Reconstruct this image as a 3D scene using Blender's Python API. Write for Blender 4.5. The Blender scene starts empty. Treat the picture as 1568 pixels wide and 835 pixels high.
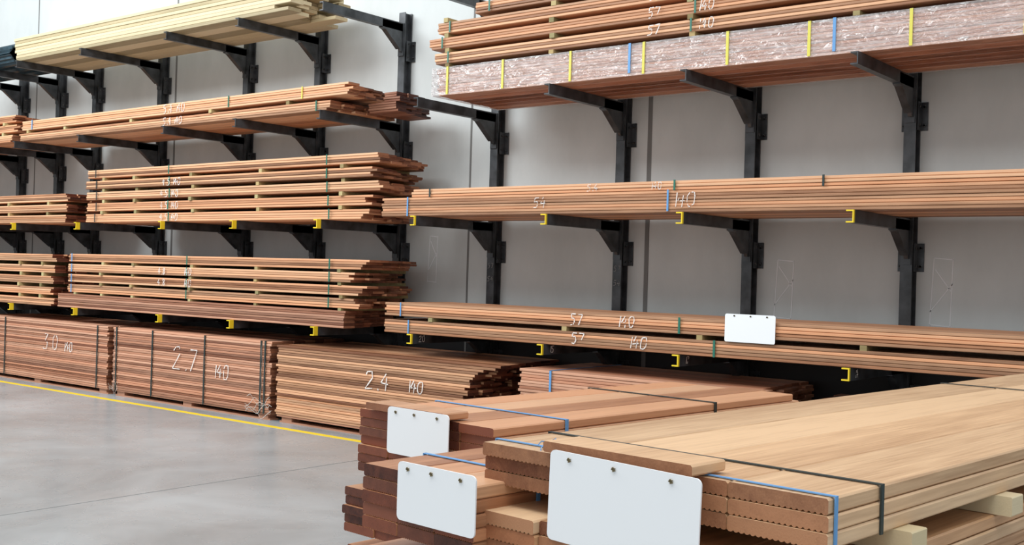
import bpy, random
from math import *
from mathutils import Matrix, Vector
random.seed(7)
sc=bpy.context.scene
sc.view_settings.view_transform='Standard'

# ------------------------------------------------------------ materials
def newmat(n):
    m=bpy.data.materials.new(n); m.use_nodes=True
    nt=m.node_tree; b=nt.nodes["Principled BSDF"]
    return m,nt,b
def simple(n,c,r=.5,metal=0,noise=0,ns=8):
    m,nt,b=newmat(n)
    b.inputs["Roughness"].default_value=r; b.inputs["Metallic"].default_value=metal
    b.inputs["Base Color"].default_value=(*c,1)
    if noise:
        t=nt.nodes.new("ShaderNodeTexNoise"); t.inputs["Scale"].default_value=ns; t.inputs["Detail"].default_value=6
        co=nt.nodes.new("ShaderNodeTexCoord"); nt.links.new(co.outputs["Object"],t.inputs["Vector"])
        r_=nt.nodes.new("ShaderNodeValToRGB")
        r_.color_ramp.elements[0].position=.3; r_.color_ramp.elements[1].position=.7
        r_.color_ramp.elements[0].color=(*[x*(1-noise) for x in c],1)
        r_.color_ramp.elements[1].color=(*[min(1,x*(1+noise)) for x in c],1)
        nt.links.new(t.outputs["Fac"],r_.inputs[0]); nt.links.new(r_.outputs[0],b.inputs["Base Color"])
    return m
def wood(n,dark,light,rough=.5,scale=(1.2,22,30),spec=.4,grain=.35,redmul=(.94,.76,.66),var=1.05,mul=.64,lo=.42):
    m,nt,b=newmat(n); N=nt.nodes; L=nt.links
    co=N.new("ShaderNodeTexCoord"); at=N.new("ShaderNodeAttribute"); at.attribute_name="bc"
    sep=N.new("ShaderNodeSeparateColor"); L.new(at.outputs["Color"],sep.inputs[0])
    sc_=N.new("ShaderNodeVectorMath"); sc_.operation='SCALE'; sc_.inputs[3].default_value=37
    L.new(at.outputs["Color"],sc_.inputs[0])
    mp=N.new("ShaderNodeMapping"); mp.inputs["Scale"].default_value=scale
    L.new(co.outputs["Object"],mp.inputs[0])
    ad=N.new("ShaderNodeVectorMath"); ad.operation='ADD'
    L.new(mp.outputs[0],ad.inputs[0]); L.new(sc_.outputs[0],ad.inputs[1])
    no=N.new("ShaderNodeTexNoise"); no.inputs["Scale"].default_value=1; no.inputs["Detail"].default_value=7; no.inputs["Roughness"].default_value=.65
    no.inputs["Distortion"].default_value=.6
    L.new(ad.outputs[0],no.inputs["Vector"])
    mp2=N.new("ShaderNodeMapping"); mp2.inputs["Scale"].default_value=(scale[0]*6,scale[1]*12,scale[2]*10)
    L.new(co.outputs["Object"],mp2.inputs[0])
    n2=N.new("ShaderNodeTexNoise"); n2.inputs["Scale"].default_value=1; n2.inputs["Detail"].default_value=3
    L.new(mp2.outputs[0],n2.inputs["Vector"])
    mixf=N.new("ShaderNodeMath"); mixf.operation='MULTIPLY_ADD'; mixf.inputs[1].default_value=grain
    L.new(n2.outputs["Fac"],mixf.inputs[0]); L.new(no.outputs["Fac"],mixf.inputs[2])
    ma=N.new("ShaderNodeMath"); ma.operation='MULTIPLY_ADD'; ma.inputs[1].default_value=var
    L.new(sep.outputs[1],ma.inputs[0]); L.new(mixf.outputs[0],ma.inputs[2])
    cr=N.new("ShaderNodeValToRGB"); cr.color_ramp.elements[0].position=lo; cr.color_ramp.elements[1].position=1.0
    cr.color_ramp.elements[0].color=(*dark,1); cr.color_ramp.elements[1].color=(*light,1)
    mr=N.new("ShaderNodeMath"); mr.operation='MULTIPLY'; mr.inputs[1].default_value=mul
    L.new(ma.outputs[0],mr.inputs[0]); L.new(mr.outputs[0],cr.inputs[0])
    mx=N.new("ShaderNodeMix"); mx.data_type='RGBA'; mx.blend_type='MULTIPLY'
    mx.inputs[7].default_value=(*redmul,1)
    L.new(sep.outputs[0],mx.inputs[0]); L.new(cr.outputs[0],mx.inputs[6])
    L.new(mx.outputs[2],b.inputs["Base Color"])
    bp=N.new("ShaderNodeBump"); bp.inputs["Strength"].default_value=.15; bp.inputs["Distance"].default_value=.003
    L.new(n2.outputs["Fac"],bp.inputs["Height"]); L.new(bp.outputs[0],b.inputs["Normal"])
    b.inputs["Roughness"].default_value=rough; b.inputs["Specular IOR Level"].default_value=spec
    return m
W_SIDE=wood("hardwood_face",(.19,.085,.042),(.78,.46,.27))
W_END=wood("hardwood_end_grain",(.09,.030,.016),(.36,.16,.085),.7,(40,25,25))
W_RED=wood("hardwood_red_face",(.19,.078,.045),(.66,.37,.245))
W_TAN=wood("hardwood_tan_face",(.31,.155,.07),(.78,.54,.33),.36,(.9,13,14),.5,.75,var=.6,mul=.68,lo=.42,redmul=(.97,.84,.74))
W_MID=wood("hardwood_brown_face",(.26,.115,.054),(.68,.40,.235),.36,(1.0,14,16),.5,.6,var=.7,mul=.68,lo=.44)
W_PINE=wood("pine_face",(.33,.27,.16),(.66,.55,.36),.6,redmul=(.9,.88,.8))
W_PINEE=wood("pine_end",(.36,.28,.16),(.70,.58,.37),.7,(30,25,25),redmul=(.95,.9,.85))
W_STK=wood("treated_bearer",(.20,.18,.08),(.50,.44,.22),.7)
W_TEND=wood("tan_end_grain",(.15,.055,.026),(.46,.225,.115),.7,(40,30,30))
W_DEND=wood("dark_end_grain",(.035,.010,.007),(.23,.075,.04),.55,(40,30,30))
CHALK=simple("chalk",(.82,.76,.72),.9,0,.12,60)
CHALKD=simple("faint_chalk",(.30,.30,.30),.9)
CHALKW=simple("wall_chalk",(.80,.82,.84),.9)
S_GRN=simple("strap_green",(.02,.16,.11),.4)
S_BLU=simple("strap_blue",(.13,.34,.66),.4)
S_BLK=simple("strap_black",(.02,.035,.035),.4)
S_YEL=simple("strap_yellow",(.72,.66,.10),.4)
STEEL=simple("black_steel",(.048,.052,.057),.34,.2,.6,9)
YEL=simple("yellow_paint",(.85,.62,.02),.5)
BOLT=simple("bolt_zinc",(.16,.16,.16),.4,.8)
SIGNW=simple("sign_white",(.90,.92,.94),.35)
SCREW=simple("screw_brass",(.35,.28,.16),.35,.9)
CORD=simple("white_cord",(.70,.68,.64),.6)
def filmmat():
    m,nt,b=newmat("plastic_film"); N=nt.nodes; L=nt.links
    tr=N.new("ShaderNodeBsdfTransparent"); tr.inputs[0].default_value=(.97,.95,.95,1)
    gl=N.new("ShaderNodeBsdfGlossy"); gl.inputs["Roughness"].default_value=.12
    df=N.new("ShaderNodeBsdfDiffuse"); df.inputs[0].default_value=(.86,.79,.77,1)
    co=N.new("ShaderNodeTexCoord"); mp=N.new("ShaderNodeMapping"); mp.inputs["Scale"].default_value=(1.8,8,28); mp.inputs["Rotation"].default_value=(0,.04,0)
    no=N.new("ShaderNodeTexNoise"); no.inputs["Scale"].default_value=2.2; no.inputs["Detail"].default_value=6; no.inputs["Distortion"].default_value=.5
    L.new(co.outputs["Object"],mp.inputs[0]); L.new(mp.outputs[0],no.inputs["Vector"])
    mp2=N.new("ShaderNodeMapping"); mp2.inputs["Scale"].default_value=(7,8,9); mp2.inputs["Rotation"].default_value=(0,.6,0)
    n2=N.new("ShaderNodeTexNoise"); n2.inputs["Scale"].default_value=1.6; n2.inputs["Detail"].default_value=4; n2.inputs["Distortion"].default_value=1.5
    L.new(co.outputs["Object"],mp2.inputs[0]); L.new(mp2.outputs[0],n2.inputs["Vector"])
    bp=N.new("ShaderNodeBump"); bp.inputs["Strength"].default_value=1; bp.inputs["Distance"].default_value=.04
    L.new(n2.outputs["Fac"],bp.inputs["Height"]); L.new(bp.outputs[0],gl.inputs["Normal"])
    cr=N.new("ShaderNodeValToRGB"); cr.color_ramp.elements[0].position=.40; cr.color_ramp.elements[1].position=.74
    cr.color_ramp.elements[0].color=(.14,.14,.14,1); cr.color_ramp.elements[1].color=(.5,.5,.5,1)
    L.new(no.outputs["Fac"],cr.inputs[0])
    c2=N.new("ShaderNodeValToRGB"); c2.color_ramp.elements[0].position=.60; c2.color_ramp.elements[1].position=.72
    c2.color_ramp.elements[0].color=(.16,.16,.16,1); c2.color_ramp.elements[1].color=(.5,.5,.5,1)
    L.new(n2.outputs["Fac"],c2.inputs[0])
    m1=N.new("ShaderNodeMixShader"); L.new(cr.outputs[0],m1.inputs[0]); L.new(tr.outputs[0],m1.inputs[1]); L.new(df.outputs[0],m1.inputs[2])
    m2=N.new("ShaderNodeMixShader"); L.new(c2.outputs[0],m2.inputs[0]); L.new(m1.outputs[0],m2.inputs[1]); L.new(gl.outputs[0],m2.inputs[2])
    L.new(m2.outputs[0],N["Material Output"].inputs[0]); return m
FILM=filmmat()
TARP=simple("dark_tarp",(.02,.045,.06),.45,0,.5,12)
MATS=[W_SIDE,W_END,W_RED,W_TAN,W_MID,W_PINE,W_PINEE,W_STK,W_TEND,W_DEND,CHALK,S_GRN,S_BLU,S_BLK,S_YEL,STEEL,YEL,BOLT,SIGNW,SCREW,FILM,TARP,CHALKD,CHALKW,CORD]
IX={m.name:i for i,m in enumerate(MATS)}

# ------------------------------------------------------------ mesh builder
class MB:
    def __init__(s): s.v=[];s.f=[];s.m=[];s.c=[]
    def prism(s,prof,x0,x1,ms,me,col=(.5,.5,.5),axis='x'):
        n=len(prof); b=len(s.v)
        for x in (x0,x1):
            for (p,q) in prof:
                s.v.append((x,p,q) if axis=='x' else ((p,x,q) if axis=='y' else (p,q,x)))
        for i in range(n):
            j=(i+1)%n; s.f.append((b+i,b+j,b+n+j,b+n+i)); s.m.append(IX[ms.name]); s.c.append(col)
        s.f.append(tuple(b+i for i in range(n))[::-1]); s.m.append(IX[me.name]); s.c.append(col)
        s.f.append(tuple(b+n+i for i in range(n))); s.m.append(IX[me.name]); s.c.append(col)
    def tube(s,pts,r,mat):
        pts=[Vector(p) for p in pts]; b=len(s.v); n=5
        for i,p in enumerate(pts):
            t=(pts[min(i+1,len(pts)-1)]-pts[max(i-1,0)]).normalized()
            u=t.orthogonal().normalized(); w=t.cross(u)
            for k in range(n):
                a=2*pi*k/n; q=p+u*r*cos(a)+w*r*sin(a); s.v.append(tuple(q))
        for i in range(len(pts)-1):
            for k in range(n):
                j=(k+1)%n; s.f.append((b+i*n+k,b+i*n+j,b+(i+1)*n+j,b+(i+1)*n+k)); s.m.append(IX[mat.name]); s.c.append((.5,.5,.5))
    def box(s,x0,x1,y0,y1,z0,z1,ms,me=None,col=(.5,.5,.5),ch=0,**k):
        if ch: prof=[(y0+ch,z0),(y1-ch,z0),(y1,z0+ch),(y1,z1-ch),(y1-ch,z1),(y0+ch,z1),(y0,z1-ch),(y0,z0+ch)]
        else: prof=[(y0,z0),(y1,z0),(y1,z1),(y0,z1)]
        s.prism(prof,x0,x1,ms,me or ms,col,**k)
    def obj(s,name,loc=(0,0,0),rot=0,parent=None):
        me=bpy.data.meshes.new(name); me.from_pydata(s.v,[],s.f)
        used=sorted(set(s.m)); mp={k:i for i,k in enumerate(used)}
        for k in used: me.materials.append(MATS[k])
        me.polygons.foreach_set("material_index",[mp[k] for k in s.m])
        a=me.attributes.new("bc",'FLOAT_COLOR','CORNER')
        d=[]
        for f,c in zip(s.f,s.c): d+=[c[0],c[1],c[2],1]*len(f)
        a.data.foreach_set("color",d)
        me.update()
        import bmesh
        bm=bmesh.new(); bm.from_mesh(me); bmesh.ops.recalc_face_normals(bm,faces=bm.faces); bm.to_mesh(me); bm.free()
        o=bpy.data.objects.new(name,me); bpy.context.collection.objects.link(o)
        o.location=loc; o.rotation_euler=(0,0,rot)
        if parent: o.parent=parent
        return o
def rc(lo=0,hi=1): return (random.uniform(0,1),random.uniform(lo,hi),random.random())

GL={'0':[[(.1,0),(0,.3),(0,.75),(.15,1),(.45,1),(.55,.7),(.5,.2),(.35,0),(.1,0)]],
'1':[[(.3,0),(.35,1)]],
'2':[[(0,.8),(.15,1),(.45,1),(.5,.7),(0,0),(.6,.02)]],
'3':[[(0,1),(.5,1),(.25,.6),(.5,.45),(.5,.1),(.3,0),(0,.05)]],
'4':[[(.35,1),(0,.4),(.6,.4)],[(.42,.75),(.38,0)]],
'5':[[(.55,1),(.1,1),(.05,.6),(.4,.6),(.5,.3),(.35,0),(0,0)]],
'7':[[(0,1),(.55,.98),(.2,0)]],
'8':[[(.3,.5),(.05,.75),(.25,1),(.5,.75),(.1,.25),(.3,0),(.55,.25),(.3,.5)]],
'9':[[(.5,.6),(.1,.6),(.1,1),(.5,1),(.4,0)]],
'.':[[(.25,0),(.28,.08)]],' ':[]}
def chalk(mb,txt,x,y,z,h,th=None,mat=None,axis='y'):
    mat=mat or CHALK
    th=(th or h*.07)*.9
    for ch in txt:
        for st in GL[ch]:
            pts=[(x+(p[0]+p[1]*.08+random.uniform(-.05,.05))*h, z+(p[1]+random.uniform(-.05,.05))*h) for p in st]
            for (a,b) in zip(pts,pts[1:]):
                # broken chalk strokes: several short dabs of varying width
                k=3
                for q_ in range(k):
                    if random.random()<.10: continue
                    A=(a[0]+(b[0]-a[0])*q_/k,a[1]+(b[1]-a[1])*q_/k); B=(a[0]+(b[0]-a[0])*(q_+1)/k,a[1]+(b[1]-a[1])*(q_+1)/k)
                    dx,dz=B[0]-A[0],B[1]-A[1]; l=hypot(dx,dz) or 1; t=th*random.uniform(.28,.66); nx,nz=-dz/l*t,dx/l*t
                    q=[(A[0]-nx,A[1]-nz),(B[0]-nx,B[1]-nz),(B[0]+nx,B[1]+nz),(A[0]+nx,A[1]+nz)]
                    mb.prism(q,y-.0012,y+.0004,mat,mat,axis=axis)
        x+=h*(.45 if ch in '. 1' else .8)

def tier(mb,x0,x1,y0,z0,nl,nc,th=.0205,pitch=.0225,bw=.137,bp=.140,rag=.03,skew=0.,side=None,end=None,ragl=None,lo=0,hi=1,ch=.0035):
    side=side or W_SIDE; end=end or W_END
    ragl=rag if ragl is None else ragl
    for l in range(nl):
        lo_off=random.uniform(-rag,rag)*.5
        for c in range(nc):
            yy=y0+c*bp+(random.uniform(-.005,.005) if c==0 else 0)
            a=x0+random.uniform(-ragl,ragl); b=x1-skew*c/max(1,nc-1)+random.uniform(-rag,rag)+lo_off
            if random.random()<.12: b+=random.uniform(0,rag*1.5)
            z=z0+l*pitch
            mb.box(a,b,yy,yy+bw,z,z+th,side,end,rc(lo,hi),ch)
    return z0+nl*pitch
def strap(mb,x,y0,z0,z1,mat,w=.016,depth=0,top=True):
    mb.box(x-w/2,x+w/2,y0-.006,y0-.001,z0,z1+.003,mat)
    if top and depth: mb.box(x-w/2,x+w/2,y0-.006,y0+depth,z1+.001,z1+.003,mat)

YF=6.85
WY=7.96
# ------------------------------------------------------------ room shell
def wallmat():
    m,nt,b=newmat("precast_concrete"); N=nt.nodes; L=nt.links
    co=N.new("ShaderNodeTexCoord")
    n1=N.new("ShaderNodeTexNoise"); n1.inputs["Scale"].default_value=.9; n1.inputs["Detail"].default_value=9; n1.inputs["Roughness"].default_value=.62
    mp=N.new("ShaderNodeMapping"); mp.inputs["Scale"].default_value=(1,1,.5); L.new(co.outputs["Object"],mp.inputs[0]); L.new(mp.outputs[0],n1.inputs["Vector"])
    cr=N.new("ShaderNodeValToRGB"); cr.color_ramp.elements[0].position=.33; cr.color_ramp.elements[1].position=.66
    cr.color_ramp.elements[0].color=(.52,.55,.545,1); cr.color_ramp.elements[1].color=(.65,.68,.675,1)
    L.new(n1.outputs["Fac"],cr.inputs[0]); L.new(cr.outputs[0],b.inputs["Base Color"]); b.inputs["Roughness"].default_value=.75
    return m
def floormat():
    m,nt,b=newmat("polished_concrete"); N=nt.nodes; L=nt.links
    co=N.new("ShaderNodeTexCoord")
    n1=N.new("ShaderNodeTexNoise"); n1.inputs["Scale"].default_value=.8; n1.inputs["Detail"].default_value=9; n1.inputs["Roughness"].default_value=.62; n1.inputs["Distortion"].default_value=.5
    L.new(co.outputs["Object"],n1.inputs["Vector"])
    cr=N.new("ShaderNodeValToRGB"); cr.color_ramp.elements[0].position=.33; cr.color_ramp.elements[1].position=.67
    cr.color_ramp.elements[0].color=(.27,.285,.29,1); cr.color_ramp.elements[1].color=(.42,.445,.455,1)
    L.new(n1.outputs["Fac"],cr.inputs[0]); L.new(cr.outputs[0],b.inputs["Base Color"])
    n2=N.new("ShaderNodeTexNoise"); n2.inputs["Scale"].default_value=2.5; n2.inputs["Detail"].default_value=6
    L.new(co.outputs["Object"],n2.inputs["Vector"])
    mr=N.new("ShaderNodeMapRange"); mr.inputs[3].default_value=.16; mr.inputs[4].default_value=.40
    L.new(n2.outputs["Fac"],mr.inputs[0]); L.new(mr.outputs[0],b.inputs["Roughness"])
    b.inputs["Specular IOR Level"].default_value=.65
    return m
def room(name,x0,x1,y0,y1,z0,z1,mat):
    me=bpy.data.meshes.new(name)
    v=[(x,y,z) for x in (x0,x1) for y in (y0,y1) for z in (z0,z1)]
    me.from_pydata(v,[],[(0,1,3,2),(4,6,7,5),(0,4,5,1),(2,3,7,6),(0,2,6,4),(1,5,7,3)]); me.materials.append(mat)
    o=bpy.data.objects.new(name,me); bpy.context.collection.objects.link(o); return o
WM=wallmat()
JOINT=simple("joint_sealant",(.19,.19,.185),.8)
room("wall_back",-24,8,WY,WY+.2,0,7.5,WM)
room("wall_left",-24.2,-24,-10,WY+.2,0,7.5,WM)
room("floor",-24,8,-10,WY+.2,-.2,0,floormat())
for i,(x,w) in enumerate([(-14.9,.02),(-11.62,.03),(-6.87,.02),(-4.9,.04),(1.8,.03)]):
    room("trim_%d"%(i+1),x-w/2,x+w/2,WY-.004,WY,0,7.5,JOINT)
room("shade_band_back",-24,8,WY-.003,WY,0,.9,simple("painted_shade",(.02,.02,.022),.7))  # near-black band on the lower wall, painted-in deep shade under the bottom shelf
room("painted_floor_line",-20,-5,6.54,6.61,0.0,.002,YEL)
SAW=simple("saw_cut",(.17,.17,.165),.7)
room("floor_saw_joint",-6.153,-6.147,-10,6.5,0.0,.001,SAW)

mb=MB()
for (xa,xb,za,zb) in [(-3.74,-3.59,1.17,1.62),(-2.56,-2.41,1.17,1.65),(-7.38,-7.26,1.35,1.8)]:
    for a,b in [((xa,za),(xa+.02,zb)),((xa+.02,zb),(xb,zb-.01)),((xb,zb),(xb-.01,za)),((xb,za),(xa,za+.01)),((xa,za+.1),(xb,za+.3)),((xb-.01,za+.25),(xa+.03,za+.4))]:
        dx,dz=b[0]-a[0],b[1]-a[1]; l=hypot(dx,dz); nx,nz=-dz/l*.0035,dx/l*.0035
        mb.prism([(a[0]-nx,a[1]-nz),(b[0]-nx,b[1]-nz),(b[0]+nx,b[1]+nz),(a[0]+nx,a[1]+nz)],WY-.003,WY-.001,CHALKW,CHALKW,axis='y')
mb.obj("chalk_wall_marking")

# ------------------------------------------------------------ cantilever racks
LV=[.92,1.90,2.90,3.89]
POSTS=[-17.3,-16.2,-15.15,-14.15,-13.25,-11.8,-10.15,-8.95,-7.72,-6.5,-5.12,-3.93,-2.70,-1.5,-.3,.9]
for pi,px in enumerate(POSTS):
    mb=MB()
    right=px>-7
    lv=[z+(.02 if right and z>1 else 0) for z in LV]
    hw=.042
    mb.box(px-hw,px+hw,7.85,7.86,0,4.0,STEEL); mb.box(px-hw,px+hw,WY-.018,WY-.008,0,4.0,STEEL); mb.box(px-.005,px+.005,7.86,WY-.018,0,4.0,STEEL)
    mb.box(px-.08,px+.08,7.82,WY-.01,0,.012,STEEL)
    for li,L_ in enumerate(lv):
        h=.082
        for (xa,xb,za,zb) in [(px+.016,px+.024,L_-h,L_),(px-.026,px+.016,L_-.009,L_),(px-.026,px+.016,L_-h,L_-h+.009)]:
            if L_<2.5:
                yl=.05 if not right else .02
                mb.box(xa,xb,6.8,6.8+yl,za,zb,YEL); mb.box(xa,xb,6.8+yl,7.85,za,zb,STEEL)
            else: mb.box(xa,xb,6.8,7.85,za,zb,STEEL)
        pr=[(7.56,L_-h),(7.60,L_-h-.012),(7.80,L_-h-.17),(7.815,L_-h-.20),(7.85,L_-h-.20),(7.85,L_-.01),(7.56,L_-.01)]
        mb.prism(pr,px-.004,px+.024,STEEL,STEEL)
        mb.prism([(7.56,L_-h-.008),(7.60,L_-h-.02),(7.80,L_-h-.178),(7.80,L_-h-.168),(7.60,L_-h-.010),(7.56,L_-h)],px-.028,px+.028,STEEL,STEEL)
        mb.box(px-.036,px+.036,7.838,7.85,L_-h-.24,L_,STEEL)
        zc=L_-.27
        for s in (-1,1):
            xa,xb=sorted((px+s*hw,px+s*(hw+.05)))
            mb.box(xa,xb,WY-.014,WY-.004,zc-.1,zc+.1,STEEL)
            xa,xb=sorted((px+s*hw,px+s*(hw+.008)))
            mb.box(xa,xb,7.875,WY-.004,zc-.1,zc+.1,STEEL)
            for bz in (-.065,.065):
                mb.prism([(px+s*(hw+.03)+.012*cos(k*pi/3),zc+bz+.012*sin(k*pi/3)) for k in range(6)],WY-.026,WY-.014,BOLT,BOLT,axis='y')
                mb.prism([(7.90+.011*cos(k*pi/3),zc+bz+.011*sin(k*pi/3)) for k in range(6)],px+s*(hw+.008),px+s*(hw+.018),BOLT,BOLT)
        if li==0 and right:
            chalk(mb,["18","19","20","15","17","14","12"][pi%7],6.9,px+.0245,L_-.066,.05,.005,CHALK,'x')
    if abs(px+6.5)<.1 or abs(px+5.12)<.1:
        chalk(mb,"57",px-.03,7.849,1.5,.045,.004,CHALKD)
        chalk(mb,"54",px-.03,7.849,1.38,.045,.004,CHALKD)
    mb.obj("cantilever_rack")

# ------------------------------------------------------------ stacks on racks
def stickers(mb,xs,y0,y1,z0,z1,w=.045):
    for x in xs:
        x+=random.uniform(-.03,.03)
        mb.box(x-w/2,x+w/2,y0-random.uniform(-.01,.012),y1,z0,z1,W_STK,W_STK,rc())
def tiers(name,x0,x1,z,n,nl,nc,step,stk,rag=.05,skew=.25,side=None,end=None,chk=None,straps=()):
    mb=MB()
    for t in range(n):
        zz=z+t*step; dx=random.uniform(-.08,.10)
        top=tier(mb,x0+random.uniform(0,.04),x1+dx,YF+random.uniform(-.012,.012),zz,nl,6,rag=rag,skew=skew,side=side,end=end,ragl=.012)
        if t<n-1: stickers(mb,stk,YF-.004,YF+.84,top-.002,z+(t+1)*step)
        if chk and t in chk[1]:
            chalk(mb,chk[0],chk[2]+random.uniform(-.05,.05),YF-.019,zz+.006,nl*.0225*.8,.007)
        for (sx,sm) in straps: strap(mb,sx+random.uniform(-.03,.03),YF-.014,zz,top,sm,.014)
    return mb.obj(name)
STK3=[-11.3,-10.7,-9.67,-8.61,-7.42]
E=.001
tiers("sawn_timber_stack",-11.68,-7.04,1.90+E,5,4,6,.124,STK3,rag=.06,chk=("4.5 140",(0,1,2,3),-10.15),straps=((-11.45,S_BLK),(-10.05,S_GRN),(-7.6,S_GRN)))
mb=MB()
top=tier(mb,-12.2,-7.36,YF,.92+E,7,6,rag=.02,skew=.2,ragl=.01,lo=0,hi=.7,side=W_RED)
for x in STK3+[-11.85]: mb.box(x-.02,x+.02,YF,YF+.84,top-.002,top+.022,W_STK,W_STK,rc())
z0=top+.022
for t in range(4):
    zz=z0+t*.117; tt=tier(mb,-12.0,-7.2+random.uniform(-.08,.12),YF+random.uniform(-.01,.01),zz,4,6,rag=.06,skew=.22,ragl=.012,lo=.05)
    if t<3: stickers(mb,STK3,YF-.004,YF+.84,tt-.002,zz+.117)
    if t in (1,2): chalk(mb,"4.8",-10.2,YF-.019,zz+.008,.07,.007); chalk(mb,"140",-9.75,YF-.019,zz+.008,.07,.007)
    strap(mb,-11.9,YF-.013,zz,tt,S_BLU,.014); strap(mb,-9.7,YF-.013,zz,tt,S_GRN,.014); strap(mb,-7.55,YF-.013,zz,tt,S_GRN,.014)
mb.obj("sawn_timber_stack")
mb=MB()
t1=tier(mb,-13.2,-7.62,YF,2.90+E,4,6,rag=.05,skew=-.02,ragl=.02)
stickers(mb,[-13,-12.2,-10.8,-9.4,-8.2],YF-.003,YF+.84,t1-.002,t1+.035)
t2=tier(mb,-13.15,-7.37,YF,t1+.035,5,6,rag=.05,skew=.25,ragl=.02)
chalk(mb,"5.4 140",-10.2,YF-.009,2.915,.075,.007); chalk(mb,"5.4 140",-10.2,YF-.009,t1+.05,.085,.007)
for x,m_ in ((-12.9,S_BLU),(-9.1,S_GRN),(-8.0,S_YEL)): strap(mb,x,YF-.006,t1+.035,t2,m_,.014)
strap(mb,-7.8,YF-.006,2.9,t1,S_GRN,.014)
mb.obj("sawn_timber_stack")
mb=MB(); tier(mb,-7.48,-7.13,YF+.35,2.90+E,4,4,rag=.03,skew=.12,side=W_RED,end=W_DEND,lo=0,hi=.3,ragl=.01)
tier(mb,-7.28,-7.10,YF+.35,2.90+E+4*.0225,4,3,rag=.03,skew=.05,side=W_RED,end=W_DEND,lo=0,hi=.3,ragl=.01)
mb.obj("timber_offcut_stack")
tiers("sawn_timber_stack",-17,-13.35,2.90+E,3,4,6,.124,[-13.6,-14.6],rag=.06)
tiers("sawn_timber_stack",-17,-12.1,1.90+E,3,4,6,.124,[-12.5,-13.4,-14.5],rag=.05,skew=.1,end=W_DEND)
tiers("sawn_timber_stack",-17,-12.36,.92+E,5,4,6,.130,[-12.6,-13.1,-14.2],rag=.04,skew=.15,end=W_DEND)
mb=MB()
a=tier(mb,-13.35,-8.35,YF,3.89+E,3,5,th=.034,pitch=.036,bw=.16,bp=.168,rag=.12,skew=.1,side=W_PINE,end=W_PINEE,ragl=.02)
a=tier(mb,-13.4,-8.25,YF+.01,a,5,5,th=.034,pitch=.036,bw=.16,bp=.168,rag=.16,skew=.1,side=W_PINE,end=W_PINEE,ragl=.02)
mb.obj("pine_board_stack")
mb=MB()
for k in range(3):
    y=7.0+k*.27
    mb.prism([(y+.13*cos(j*pi/9)*(1+.05*sin(j*3)),4.03+.13*sin(j*pi/9)) for j in range(18)],-15.4,-13.55-k*.05,TARP,TARP)
mb.obj("tarpaulin_roll")
mb=MB()
a=tier(mb,-6.9,.75,YF,1.92+E,7,6,rag=.01,ragl=.02,lo=.1,hi=.75)
b_=tier(mb,-6.57,.6,YF+.004,a+.002,3,6,rag=.01,ragl=.02,lo=.4,hi=1)
chalk(mb,"54",-5.25,YF-.007,1.97,.08,.006,CHALK); chalk(mb,"140",-4.02,YF-.007,1.96,.1,.007); chalk(mb,"5.4",-4.75,YF-.004,a+.01,.05,.005); chalk(mb,"140",-4.2,YF-.004,a+.01,.05,.005)
strap(mb,-6.6,YF-.006,1.92,a,S_BLU,.014); strap(mb,-4.05,YF-.006,1.93,a,S_BLU,.014); strap(mb,-6.35,YF-.003,a,b_,S_BLK,.014); strap(mb,-4.0,YF-.003,a,b_,S_GRN,.014);strap(mb,-2.9,YF-.003,a,b_,S_BLK,.014)
mb.obj("long_timber_stack")
mb=MB(); st=[-6.28,-4.93,-3.79,-2.61,-1.4]
a=tier(mb,-6.84,-1.1,YF,.92+E,5,6,pitch=.0225,rag=.02,ragl=.012,lo=.15)
stickers(mb,st,YF-.004,YF+.84,a-.002,a+.032)
b_=tier(mb,-6.84,-1.1,YF+.004,a+.032,5,6,rag=.02,ragl=.012,lo=.15)
chalk(mb,"57",-4.85,YF-.008,.945,.08,.008); chalk(mb,"140",-4.35,YF-.008,.94,.085,.008)
chalk(mb,"57",-4.87,YF-.004,a+.05,.08,.008); chalk(mb,"140",-4.45,YF-.004,a+.055,.08,.008)
strap(mb,-3.93,YF-.003,a+.032,b_,S_GRN,.016); strap(mb,-3.65,YF-.006,.92,a,S_GRN,.016); strap(mb,-6.65,YF-.003,a+.032,b_,S_BLU,.012); strap(mb,-6.55,YF-.006,.92,a,S_BLU,.012)
mb.obj("long_timber_stack")
def plate(mb,x0,x1,z0,z1,y,t=.003,r=.012,mat=SIGNW):
    pts=[]
    for (cx,cz,a0) in ((x1-r,z0+r,-90),(x1-r,z1-r,0),(x0+r,z1-r,90),(x0+r,z0+r,180)):
        for k in range(5):
            a=radians(a0+k*22.5); pts.append((cx+r*cos(a),cz+r*sin(a)))
    mb.prism(pts,y-t,y,mat,mat,axis='y')
mb=MB(); plate(mb,-3.57,-3.2,1.035,1.225,YF-.012)
for x in (-3.5,-3.38,-3.26): mb.prism([(x+.006*cos(k*pi/4),1.212+.006*sin(k*pi/4)) for k in range(8)],YF-.02,YF-.015,SCREW,SCREW,axis='y')
mb.obj("blank_sign_plate")
mb=MB()
a=tier(mb,-6.3,-.4,YF,2.92+.001,10,6,rag=.02,ragl=.02,side=W_RED,end=W_DEND,lo=.3,hi=1)
mb.box(-6.36,-.35,YF-.012,YF+.87,2.921,a+.008,FILM)
for x in (-6.18,-5.59,-4.93,-4.28,-3.61,-3.02,-2.36,-1.7): strap(mb,x,YF-.014,2.925,a+.008,S_YEL,.02,.87)
for x in (-4.4,-2.85): strap(mb,x,YF-.014,2.94,a+.008,S_BLU,.02)
mb.obj("plastic_wrapped_timber_bundle")
mb=MB(); z=a+.012
stickers(mb,[-6.2,-5.1,-3.9,-2.7,-1.5],YF-.002,YF+.84,z,z+.03); z+=.03
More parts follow.
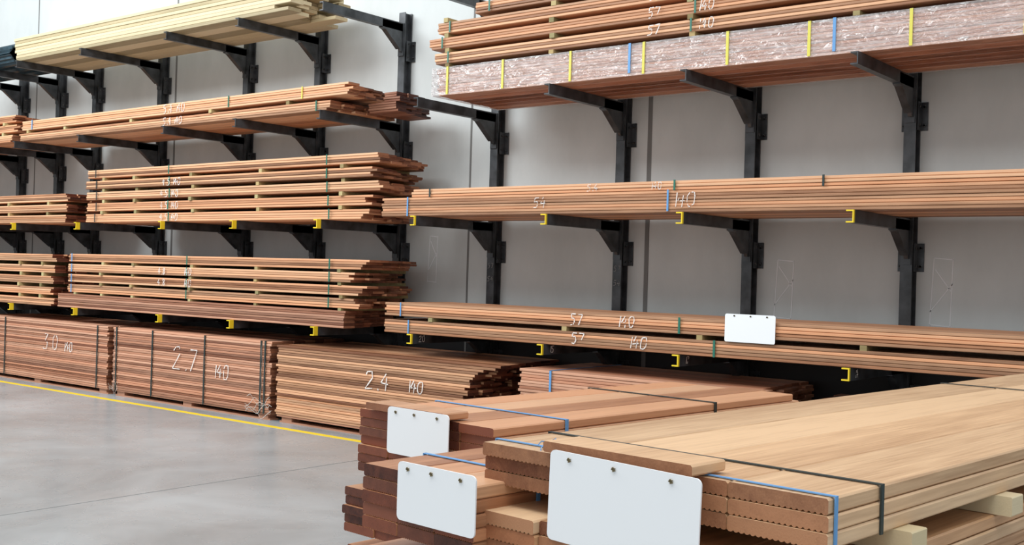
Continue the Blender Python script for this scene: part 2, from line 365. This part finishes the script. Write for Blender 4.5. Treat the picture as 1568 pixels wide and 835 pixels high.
for t,(xa,nl) in enumerate([(-6.33,4),(-6.4,4),(-6.32,4),(-5.9,4)]):
    b_=tier(mb,xa,-.4,YF+random.uniform(-.01,.01),z,nl,6,rag=.02,ragl=.02,lo=.15)
    chalk(mb,"57",-4.25,YF-.018,z+.01,.07,.007); chalk(mb,"140",-3.85,YF-.018,z+.01,.07,.007)
    strap(mb,xa+.15,YF-.012,z,b_,S_GRN,.014); strap(mb,-3.9+t*.03,YF-.012,z,b_,S_GRN,.014)
    if t<3: stickers(mb,[-6.2,-5.1,-3.9,-2.7,-1.5],YF-.004,YF+.84,b_-.002,b_+.035)
    z=b_+.035
mb.obj("sawn_timber_stack")

# ------------------------------------------------------------ floor bundles on pallets
def bundle(name,x0,x1,zt,txt,tx,tz,th,rag=.02,side=None,straps=(),rtop=0,txt2=None,y=6.8,lo=0,hi=1,extra=None):
    side=side or W_RED
    mb=MB()
    PW=(.5,.5,.3)
    for k in range(3):
        xc=x0+.12+(x1-x0-.24)*k/2
        for j in range(3): mb.box(xc-.07,xc+.07,y+.03+j*.4,y+.13+j*.4,.014,.055,W_RED,W_RED,PW)
    for j in range(3): mb.box(x0+.02,x1-.02,y+.03+j*.4,y+.13+j*.4,0,.014,W_RED,W_RED,PW)
    mb.box(x0,x1,y+.01,y+.95,.055,.072,W_RED,W_RED,PW)
    zb=.073
    n=int((zt-zb)/.0225)
    for l in range(n):
        ex=rtop*max(0,(l-n*.72)/(n*.28))
        tier(mb,x0+(random.uniform(-.01,.01)),x1+ex,y+random.uniform(-.003,.003),zb+l*.0225,1,7,rag=rag,ragl=.012,skew=.05,side=side,end=W_DEND if rtop else W_END,lo=lo,hi=hi)
    zt=zb+n*.0225
    chalk(mb,txt,tx,y-.010,tz,th,.011)
    if txt2: chalk(mb,*txt2[:1],txt2[1],y-.010,txt2[2],txt2[3],.010)
    for (sx,sm) in straps: strap(mb,sx,y-.007,.06,zt,sm,.018,.97)
    if extra: extra(mb)
    return mb.obj(name)
def cords(mb):
    y=6.78
    for (xa,xb,n_) in ((-8.62,-8.25,5),(-10.97,-10.82,3)):
        for k in range(n_):
            za=.06+.03*k; pts=[(xa+(xb-xa)*t/8,y-.015*sin(t*1.3+k),za+.05*sin(t*.9+k*1.7)+.02*t*(k%2)/8) for t in range(9)]
            mb.tube(pts,.004,CORD)
    for x in (-8.40,-10.9):
        mb.tube([(x+.01*sin(t*2),6.782,.08+.66*t/10) for t in range(11)],.004,CORD)
bundle("timber_bundle_on_pallet",-14.1,-11.05,.75,"3.0",-12.4,.42,.17,straps=((-11.25,S_BLK),(-13.3,S_BLK)),txt2=("140",-11.95,.42,.1))
bundle("timber_bundle_on_pallet",-10.94,-8.29,.76,"2.7",-9.83,.38,.22,straps=((-10.87,S_BLK),(-10.2,S_BLK),(-9.3,S_BLK),(-8.42,S_BLK),(-8.36,S_BLK)),txt2=("140",-9.15,.34,.13),extra=cords)
bundle("timber_bundle_on_pallet",-8.19,-5.83,.73,"2.4",-7.0,.42,.15,rag=.05,rtop=.3,txt2=("140",-6.5,.43,.1),side=W_SIDE,hi=.85)
bundle("timber_bundle_on_pallet",-5.30,-3.3,.74,"2.4",-4.6,.42,.15,rag=.05,straps=((-5.0,S_BLU),),lo=.3)
mb=MB(); tier(mb,-3.02,-2.6,6.9,0.001,30,5,rag=.06,side=W_RED,end=W_DEND,hi=.5); mb.obj("timber_offcut_stack")

# ------------------------------------------------------------ foreground piles
def reeded(y0,y1,z0,z1):
    c=.003; n=16; pts=[]
    yy0,yy1=y0+.006,y1-.006; st=(yy1-yy0)/n
    pts.append((y0+c,z0))
    for k in range(n):
        pts.append((yy0+k*st+st*.15,z0)); pts.append((yy0+k*st+st*.5,z0+.0028)); pts.append((yy0+k*st+st*.85,z0))
    pts+= [(y1-c,z0),(y1,z0+c),(y1,z1-c),(y1-c,z1),(y0+c,z1),(y0,z1-c),(y0,z0+c)]
    return pts
ROT=radians(90-5)
def pile(name,loc,nc,bp,length,ztop,nl0,th,pitch,side,end,offs,nearoff2=-.04,bear=((.24,.055),(.66,.055)),prot=.05,lo=0,hi=1,extra=None,jit=.006):
    mb=MB(); z=ztop-nl0*pitch; w=nc*bp
    def pack(zb,nl,ox):
        for l in range(nl):
            for c in range(nc):
                a=ox+offs[c%len(offs)]+random.uniform(-jit,jit); zz=zb+l*pitch
                dy=random.uniform(-.0015,.0015)
                P=reeded(c*bp+dy,c*bp+bp-.002+dy,zz,zz+th)
                mb.prism(P,a,ox+length+random.uniform(-.03,.03),side,end,rc(lo,hi))
    pack(z,nl0,0)
    bh=.035; first=True
    while z>.3:
        zb=z-bh
        for (bx,bw_) in bear+((length*.5,.07),(length-.3,.07)):
            mb.box(bx-bw_/2,bx+bw_/2,-prot,w+.01,zb,z,W_PINE,W_PINEE,rc(.6,1),ch=.002)
        nl=5 if first else 8
        nl=min(nl,int((zb-.12)/pitch))
        if nl<1: break
        pack(zb-nl*pitch,nl,nearoff2 if first else random.uniform(-.03,.0)); first=False
        z=zb-nl*pitch
    for (bx,bw_) in bear+((length*.5,.07),(length-.3,.07)): mb.box(bx-bw_/2,bx+bw_/2,0,w,0,z,W_STK,W_STK,(.6,.3,.3))
    if extra: extra(mb)
    return mb.obj(name,loc,ROT)
def cstrap(mb,x,y0,y1,zt,zb,mat,w=.012):
    mb.box(x-w/2,x+w/2,y0-.002,y1+.002,zt+.0005,zt+.002,mat)
    mb.box(x-w/2,x+w/2,y0-.0045,y0-.002,zb,zt+.002,mat)
    mb.box(x-w/2,x+w/2,y1+.001,y1+.003,zb,zt+.002,mat)
ZC=1.15
CL=(-.612,1.49,0)
WC=4*.1652
def exC(mb):
    cstrap(mb,.165,0,WC,ZC,ZC-.074,S_BLK,.009); cstrap(mb,.02,0,WC,ZC,ZC-.074,S_BLU,.007)
    cstrap(mb,2.0,0,WC,ZC,ZC-.074,S_BLK)
    mb.tube([(.02,.56,ZC+.003),(.01,.545,ZC+.012),(.03,.53,ZC+.010),(.015,.52,ZC+.004),(.035,.535,ZC+.014),(.02,.55,ZC+.006),(-.01,.53,ZC+.004),(-.014,.525,ZC-.02)],.002,S_BLU)
    mb.box(-.031,.06,.205,.505,ZC+.003,ZC+.021,W_TAN,W_TEND,(.4,.6,.2),ch=.003)
pile("decking_board_stack",CL,4,.1652,4.0,ZC,3,.0235,.0245,W_TAN,W_TEND,[0,.0,-.01,-.015],extra=exC,lo=0,prot=.03)
ZB=1.085
BL=(-1.225,1.455,0)
def exB(mb): cstrap(mb,.16,0,.303,ZB,ZB-.12,S_BLU,.009)
pile("decking_board_stack",BL,3,.101,2.6,ZB,5,.0235,.0245,W_MID,W_DEND,[0,.0,.0],prot=.0,extra=exB,lo=.2,jit=.003,nearoff2=-.006)
ZA=1.10
AL=(-1.59,1.95,0)
def exA(mb):
    cstrap(mb,.25,0,.462,ZA,ZA-.16,S_BLU,.010); cstrap(mb,.9,0,.462,ZA,ZA-.16,S_BLK,.011)
    mb.box(-.031,.05,.135,.42,ZA+.003,ZA+.02,W_MID,W_END,(.4,.6,.2),ch=.003)
pile("decking_board_stack",AL,4,.1155,1.35,ZA,7,.0215,.0225,W_MID,W_DEND,[.0,.0,-.018,-.018],prot=.0,extra=exA,lo=.1)
def fsign(loc,ya,yb,za,zb,x,tilt=0):
    mb=MB()
    r=.01; cy0,cz0=(ya+yb)/2,(za+zb)/2; ct,st_=cos(tilt),sin(tilt)
    R2=lambda y,z:(cy0+(y-cy0)*ct-(z-cz0)*st_, cz0+(y-cy0)*st_+(z-cz0)*ct)
    pts=[]
    for (cy,cz,a0) in ((yb-r,za+r,-90),(yb-r,zb-r,0),(ya+r,zb-r,90),(ya+r,za+r,180)):
        for k in range(6):
            a=radians(a0+k*18); pts.append(R2(cy+r*cos(a),cz+r*sin(a)))
    mb.prism(pts,x-.003,x,SIGNW,SIGNW)
    for t in (.14,.45,.82):
        y,z=R2(yb-(yb-ya)*t,zb-.012)
        mb.prism([(y+.004*cos(k*pi/4),z+.004*sin(k*pi/4)) for k in range(8)],x-.006,x-.003,SCREW,SCREW)
    return mb.obj("blank_sign_plate",loc,ROT)
fsign(CL,.176,.472,1.012,1.160,-.048,radians(1.3))
fsign(BL,-.018,.183,1.000,1.106,-.013)
fsign(AL,.113,.330,1.006,1.119,-.032)

# ------------------------------------------------------------ light
w=bpy.data.worlds.new("warehouse_daylight"); sc.world=w; w.use_nodes=True
bg=w.node_tree.nodes["Background"]; bg.inputs[0].default_value=(.91,.965,1,1); bg.inputs[1].default_value=.80
def area(name,loc,target,sx,sy,e,col):
    l=bpy.data.lights.new(name,'AREA'); l.shape='RECTANGLE'; l.size=sx; l.size_y=sy; l.energy=e; l.color=col
    o=bpy.data.objects.new(name,l); bpy.context.collection.objects.link(o); o.location=loc
    o.rotation_euler=(Vector(target)-Vector(loc)).to_track_quat('-Z','Y').to_euler(); return o
area("added_light_left",(-12,1.5,7),(-11,7,2),9,3,850,(.94,.98,1))  # unseen area light, added to brighten the left wall and racks
area("added_light_right",(-2,0,7),(-2,4,0),8,3,330,(1,.99,.97))  # second unseen overhead light, added for the right side

# ------------------------------------------------------------ camera
cam=bpy.data.cameras.new("camera"); cam.sensor_width=36; cam.lens=36*1700/1568; cam.clip_start=.05
co=bpy.data.objects.new("camera",cam); bpy.context.collection.objects.link(co)
co.matrix_world=Matrix.Translation((0,0,1.45))@Matrix.Rotation(radians(38.5),4,'Z')@Matrix.Rotation(radians(90.09),4,'X')@Matrix.Rotation(radians(1.66),4,'Z')
sc.camera=co
